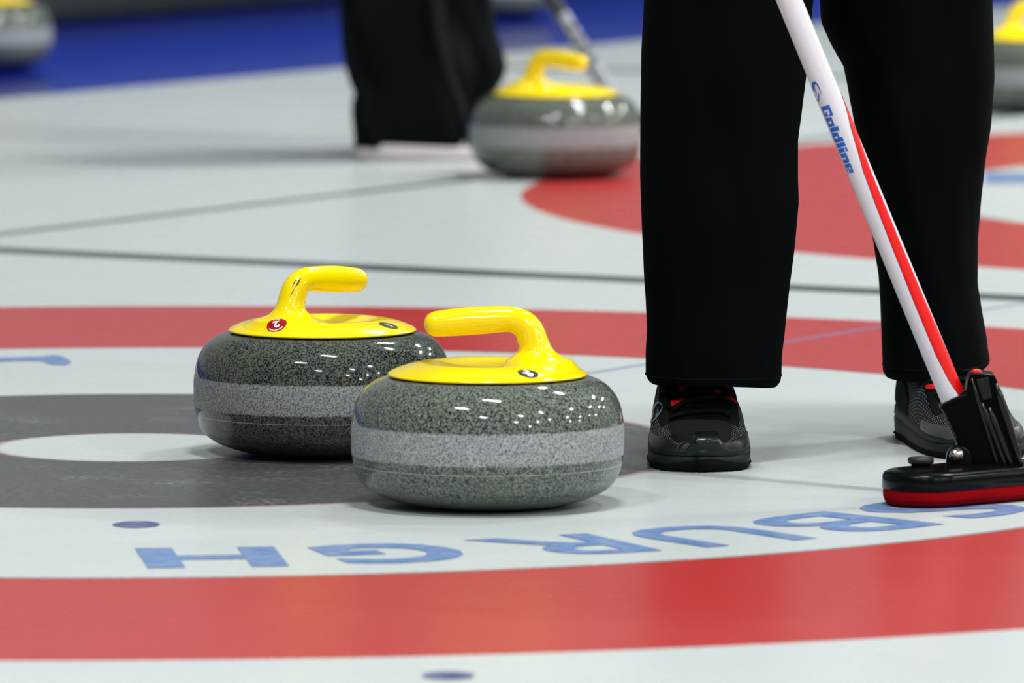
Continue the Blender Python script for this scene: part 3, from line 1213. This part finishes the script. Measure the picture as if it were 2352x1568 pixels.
obj('release_tab', bmz, M['red_lacquer'], adp)
# collar round the tube end
col_r = []
for s, r in ((-.065, .0135), (-.04, .0150), (-.012, .0154), (.001, .0150), (.0015, .0134)):
    col_r.append([tube_pt(s + .0058 * math.sin(2 * PI * k / 32), 2 * PI * k / 32, r) for k in range(32)])
obj('collar', rings_mesh(col_r), M['adapter_plastic'], adp)
# pivot ear, bolt and knob
ear = [P8(2203 + 29 * math.cos(a * PI / 12), 1051 - 27 * math.sin(a * PI / 12), -.027) for a in range(13)] + [P8(2172, 1084, -.027), P8(2233, 1084, -.027)]
obj('pivot_ear', prism_bm(ear, (0, .016, 0), .0016), M['black_plastic'], br, False)
bc = P8(2199, 1044, -.028)
bm = lathe([(0, -.004), (.0072, -.004), (.0072, 0), (.0062, .001), (.0062, .0045), (.0050, .0065), (.0030, .0078), (0, .0082)], 12)
bm.transform(Matrix.Translation(bc + Vector((-.001, 0, 0))) @ Matrix.Rotation(R(-32), 4, 'Z') @ Matrix.Rotation(R(90), 4, 'X'))
obj('bolt', bm, M['steel'], br)
kc = BI @ Vector((.4195, 8.325, .036))
bm = lathe([(0, 0), (.0095, 0), (.0100, .0042), (.0128, .0048), (.0134, .0062), (.0134, .0096), (.0126, .0108), (0, .0112)], 40)
bm.transform(Matrix.Translation(kc))
obj('knob', bm, M['knob'], br)

# ------------------------------------------------------------------ the player and the broom behind
Y2 = 13.66
p2 = thing('person', 'person in baggy black trousers and pale shoes standing behind the blurred stone', 'person', (-.16, Y2, 0))
P2I = Matrix.Translation((.16, -Y2, 0))
LC = [(-900, 800), (-300, 786), (0, 781), (60, 783), (110, 787), (150, 793), (185, 803), (212, 815), (236, 808), (262, 808), (300, 812), (336, 816)]
RC = [(-900, 1010), (-300, 1015), (0, 1020), (60, 1024), (120, 1036), (170, 1046), (220, 1062), (280, 1078), (336, 1088)]
LD_ = [(-900, 905), (-300, 905), (0, 905), (80, 915), (150, 930), (220, 950), (330, 985)]
RD = [(-900, 1120), (-300, 1126), (0, 1131), (40, 1136), (80, 1143), (120, 1157), (150, 1164), (175, 1160), (200, 1146), (240, 1122), (290, 1108), (330, 1100)]
ys2 = list(range(335, -901, -11))
rC = leg_rings(LC, RC, Y2, [(.0, .064), (.1, .076), (.3, .09), (.9, .10)], ys2, .009, 11, power=6)
rD = leg_rings(LD_, RD, Y2 + .16, [(.0, .075), (.3, .085), (.9, .10)], ys2, .011, 23)
bm = bmesh.new()
trouser_leg(bm, rC)
trouser_leg(bm, rD)
zt = rC[-1][0].z
top = []
for z, a, bb in ((zt - .06, .12, .16), (zt + .06, .13, .18), (zt + .18, .125, .17), (zt + .26, .12, .16)):
    top.append([Vector((-.165 + a * math.cos(2 * PI * k / 40), Y2 + .08 + bb * math.sin(2 * PI * k / 40), z)) for k in range(40)])
rings_mesh(top, True, True, True, bm)
bm.transform(P2I)
obj('trousers', bm, M['fleece_far'], p2)
mats_pale = dict(upper=M['white_leather'], midsole=M['white_sole'], outsole=M['white_sole'])
shoe(p2, (.044, Y2 - .006, 0), R(90), mats_pale, False, .016)
shoe(p2, (.075, Y2 + .19, 0), R(90), mats_pale, False)

# dark broom behind the blurred stone
Y3 = 14.25
b0 = at_depth(1432, 262, Y3); b1 = at_depth(1268, 0, Y3)
d3 = (b1 - b0).normalized()
hc = Vector((b0.x - .010, Y3, 0))
br2 = thing('curling_broom', 'dark curling broom with silver-printed lower shaft, standing behind the blurred stone', 'broom', tuple(hc))
I3 = Matrix.Translation(-hc)
R3 = .0132


def t3(s, k, r=R3):
    sx = Vector((d3.z, 0, -d3.x))
    return I3 @ (b0 + d3 * s + sx * (r * math.cos(k)) + Vector((0, -r * math.sin(k), 0)))


zlow = -b0.z / d3.z + .04
sh2 = obj('shaft', rings_mesh([[t3(s, 2 * PI * k / 28) for k in range(28)] for s in (zlow, 0, .2, .5, .9, 1.15)]), M['carbon'], br2)
def y2s3(py):
    return (262 - py) / (262 - 0) * (b1 - b0).length
obj('silver_wrap', rings_mesh([[t3(y2s3(py), R(lerp(-25, 130, k / 14)), R3 + .0004 - (.001 if k in (0, 14) else 0)) for k in range(15)] for py in (32, 60, 100, 150, 200, 240)], closed=False), M['silver_wrap'], sh2)
for (ya, yb) in ((60, 72), (84, 96), (108, 122), (132, 146)):
    obj('lettering', rings_mesh([[t3(y2s3(py), R(lerp(20, 85, k / 6)), R3 + .0008) for k in range(7)] for py in (ya, (ya + yb) / 2, yb)], closed=False), M['carbon'], sh2)
hb = rings_mesh([stadium(.05, .036, z, 14, ins) for z, ins in ((.0005, .008), (.004, .003), (.016, 0), (.030, .001), (.036, .008), (.038, .018))])
hb.transform(Matrix.Rotation(R(25), 4, 'Z'))
obj('head', hb, M['black_plastic'], br2)

# ------------------------------------------------------------------ camera, world and exposure
cam = bpy.data.cameras.new('camera')
cam.sensor_fit = 'HORIZONTAL'
cam.sensor_width = 36
cam.lens = F / 2352 * 36
cam.clip_start = .1
cam.clip_end = 100
cam.dof.use_dof = True
cam.dof.focus_distance = 8.68
cam.dof.aperture_fstop = 8.2
co = bpy.data.objects.new('camera', cam)
COL.objects.link(co)
co.location = (0, 0, H)
co.rotation_euler = (PI / 2 - PIT, 0, 0)
sc.camera = co
w = bpy.data.worlds.new('hall_air')
w.use_nodes = True
w.node_tree.nodes['Background'].inputs[0].default_value = (.02, .02, .02, 1)
sc.world = w
vs = sc.view_settings
sc.cycles.sample_clamp_indirect = 4
sc.cycles.max_bounces = 6
sc.cycles.diffuse_bounces = 2
sc.cycles.glossy_bounces = 4
vs.view_transform = 'Standard'
vs.look = 'None'
vs.gamma = 1
vs.use_curve_mapping = False
vs.exposure = 0.0
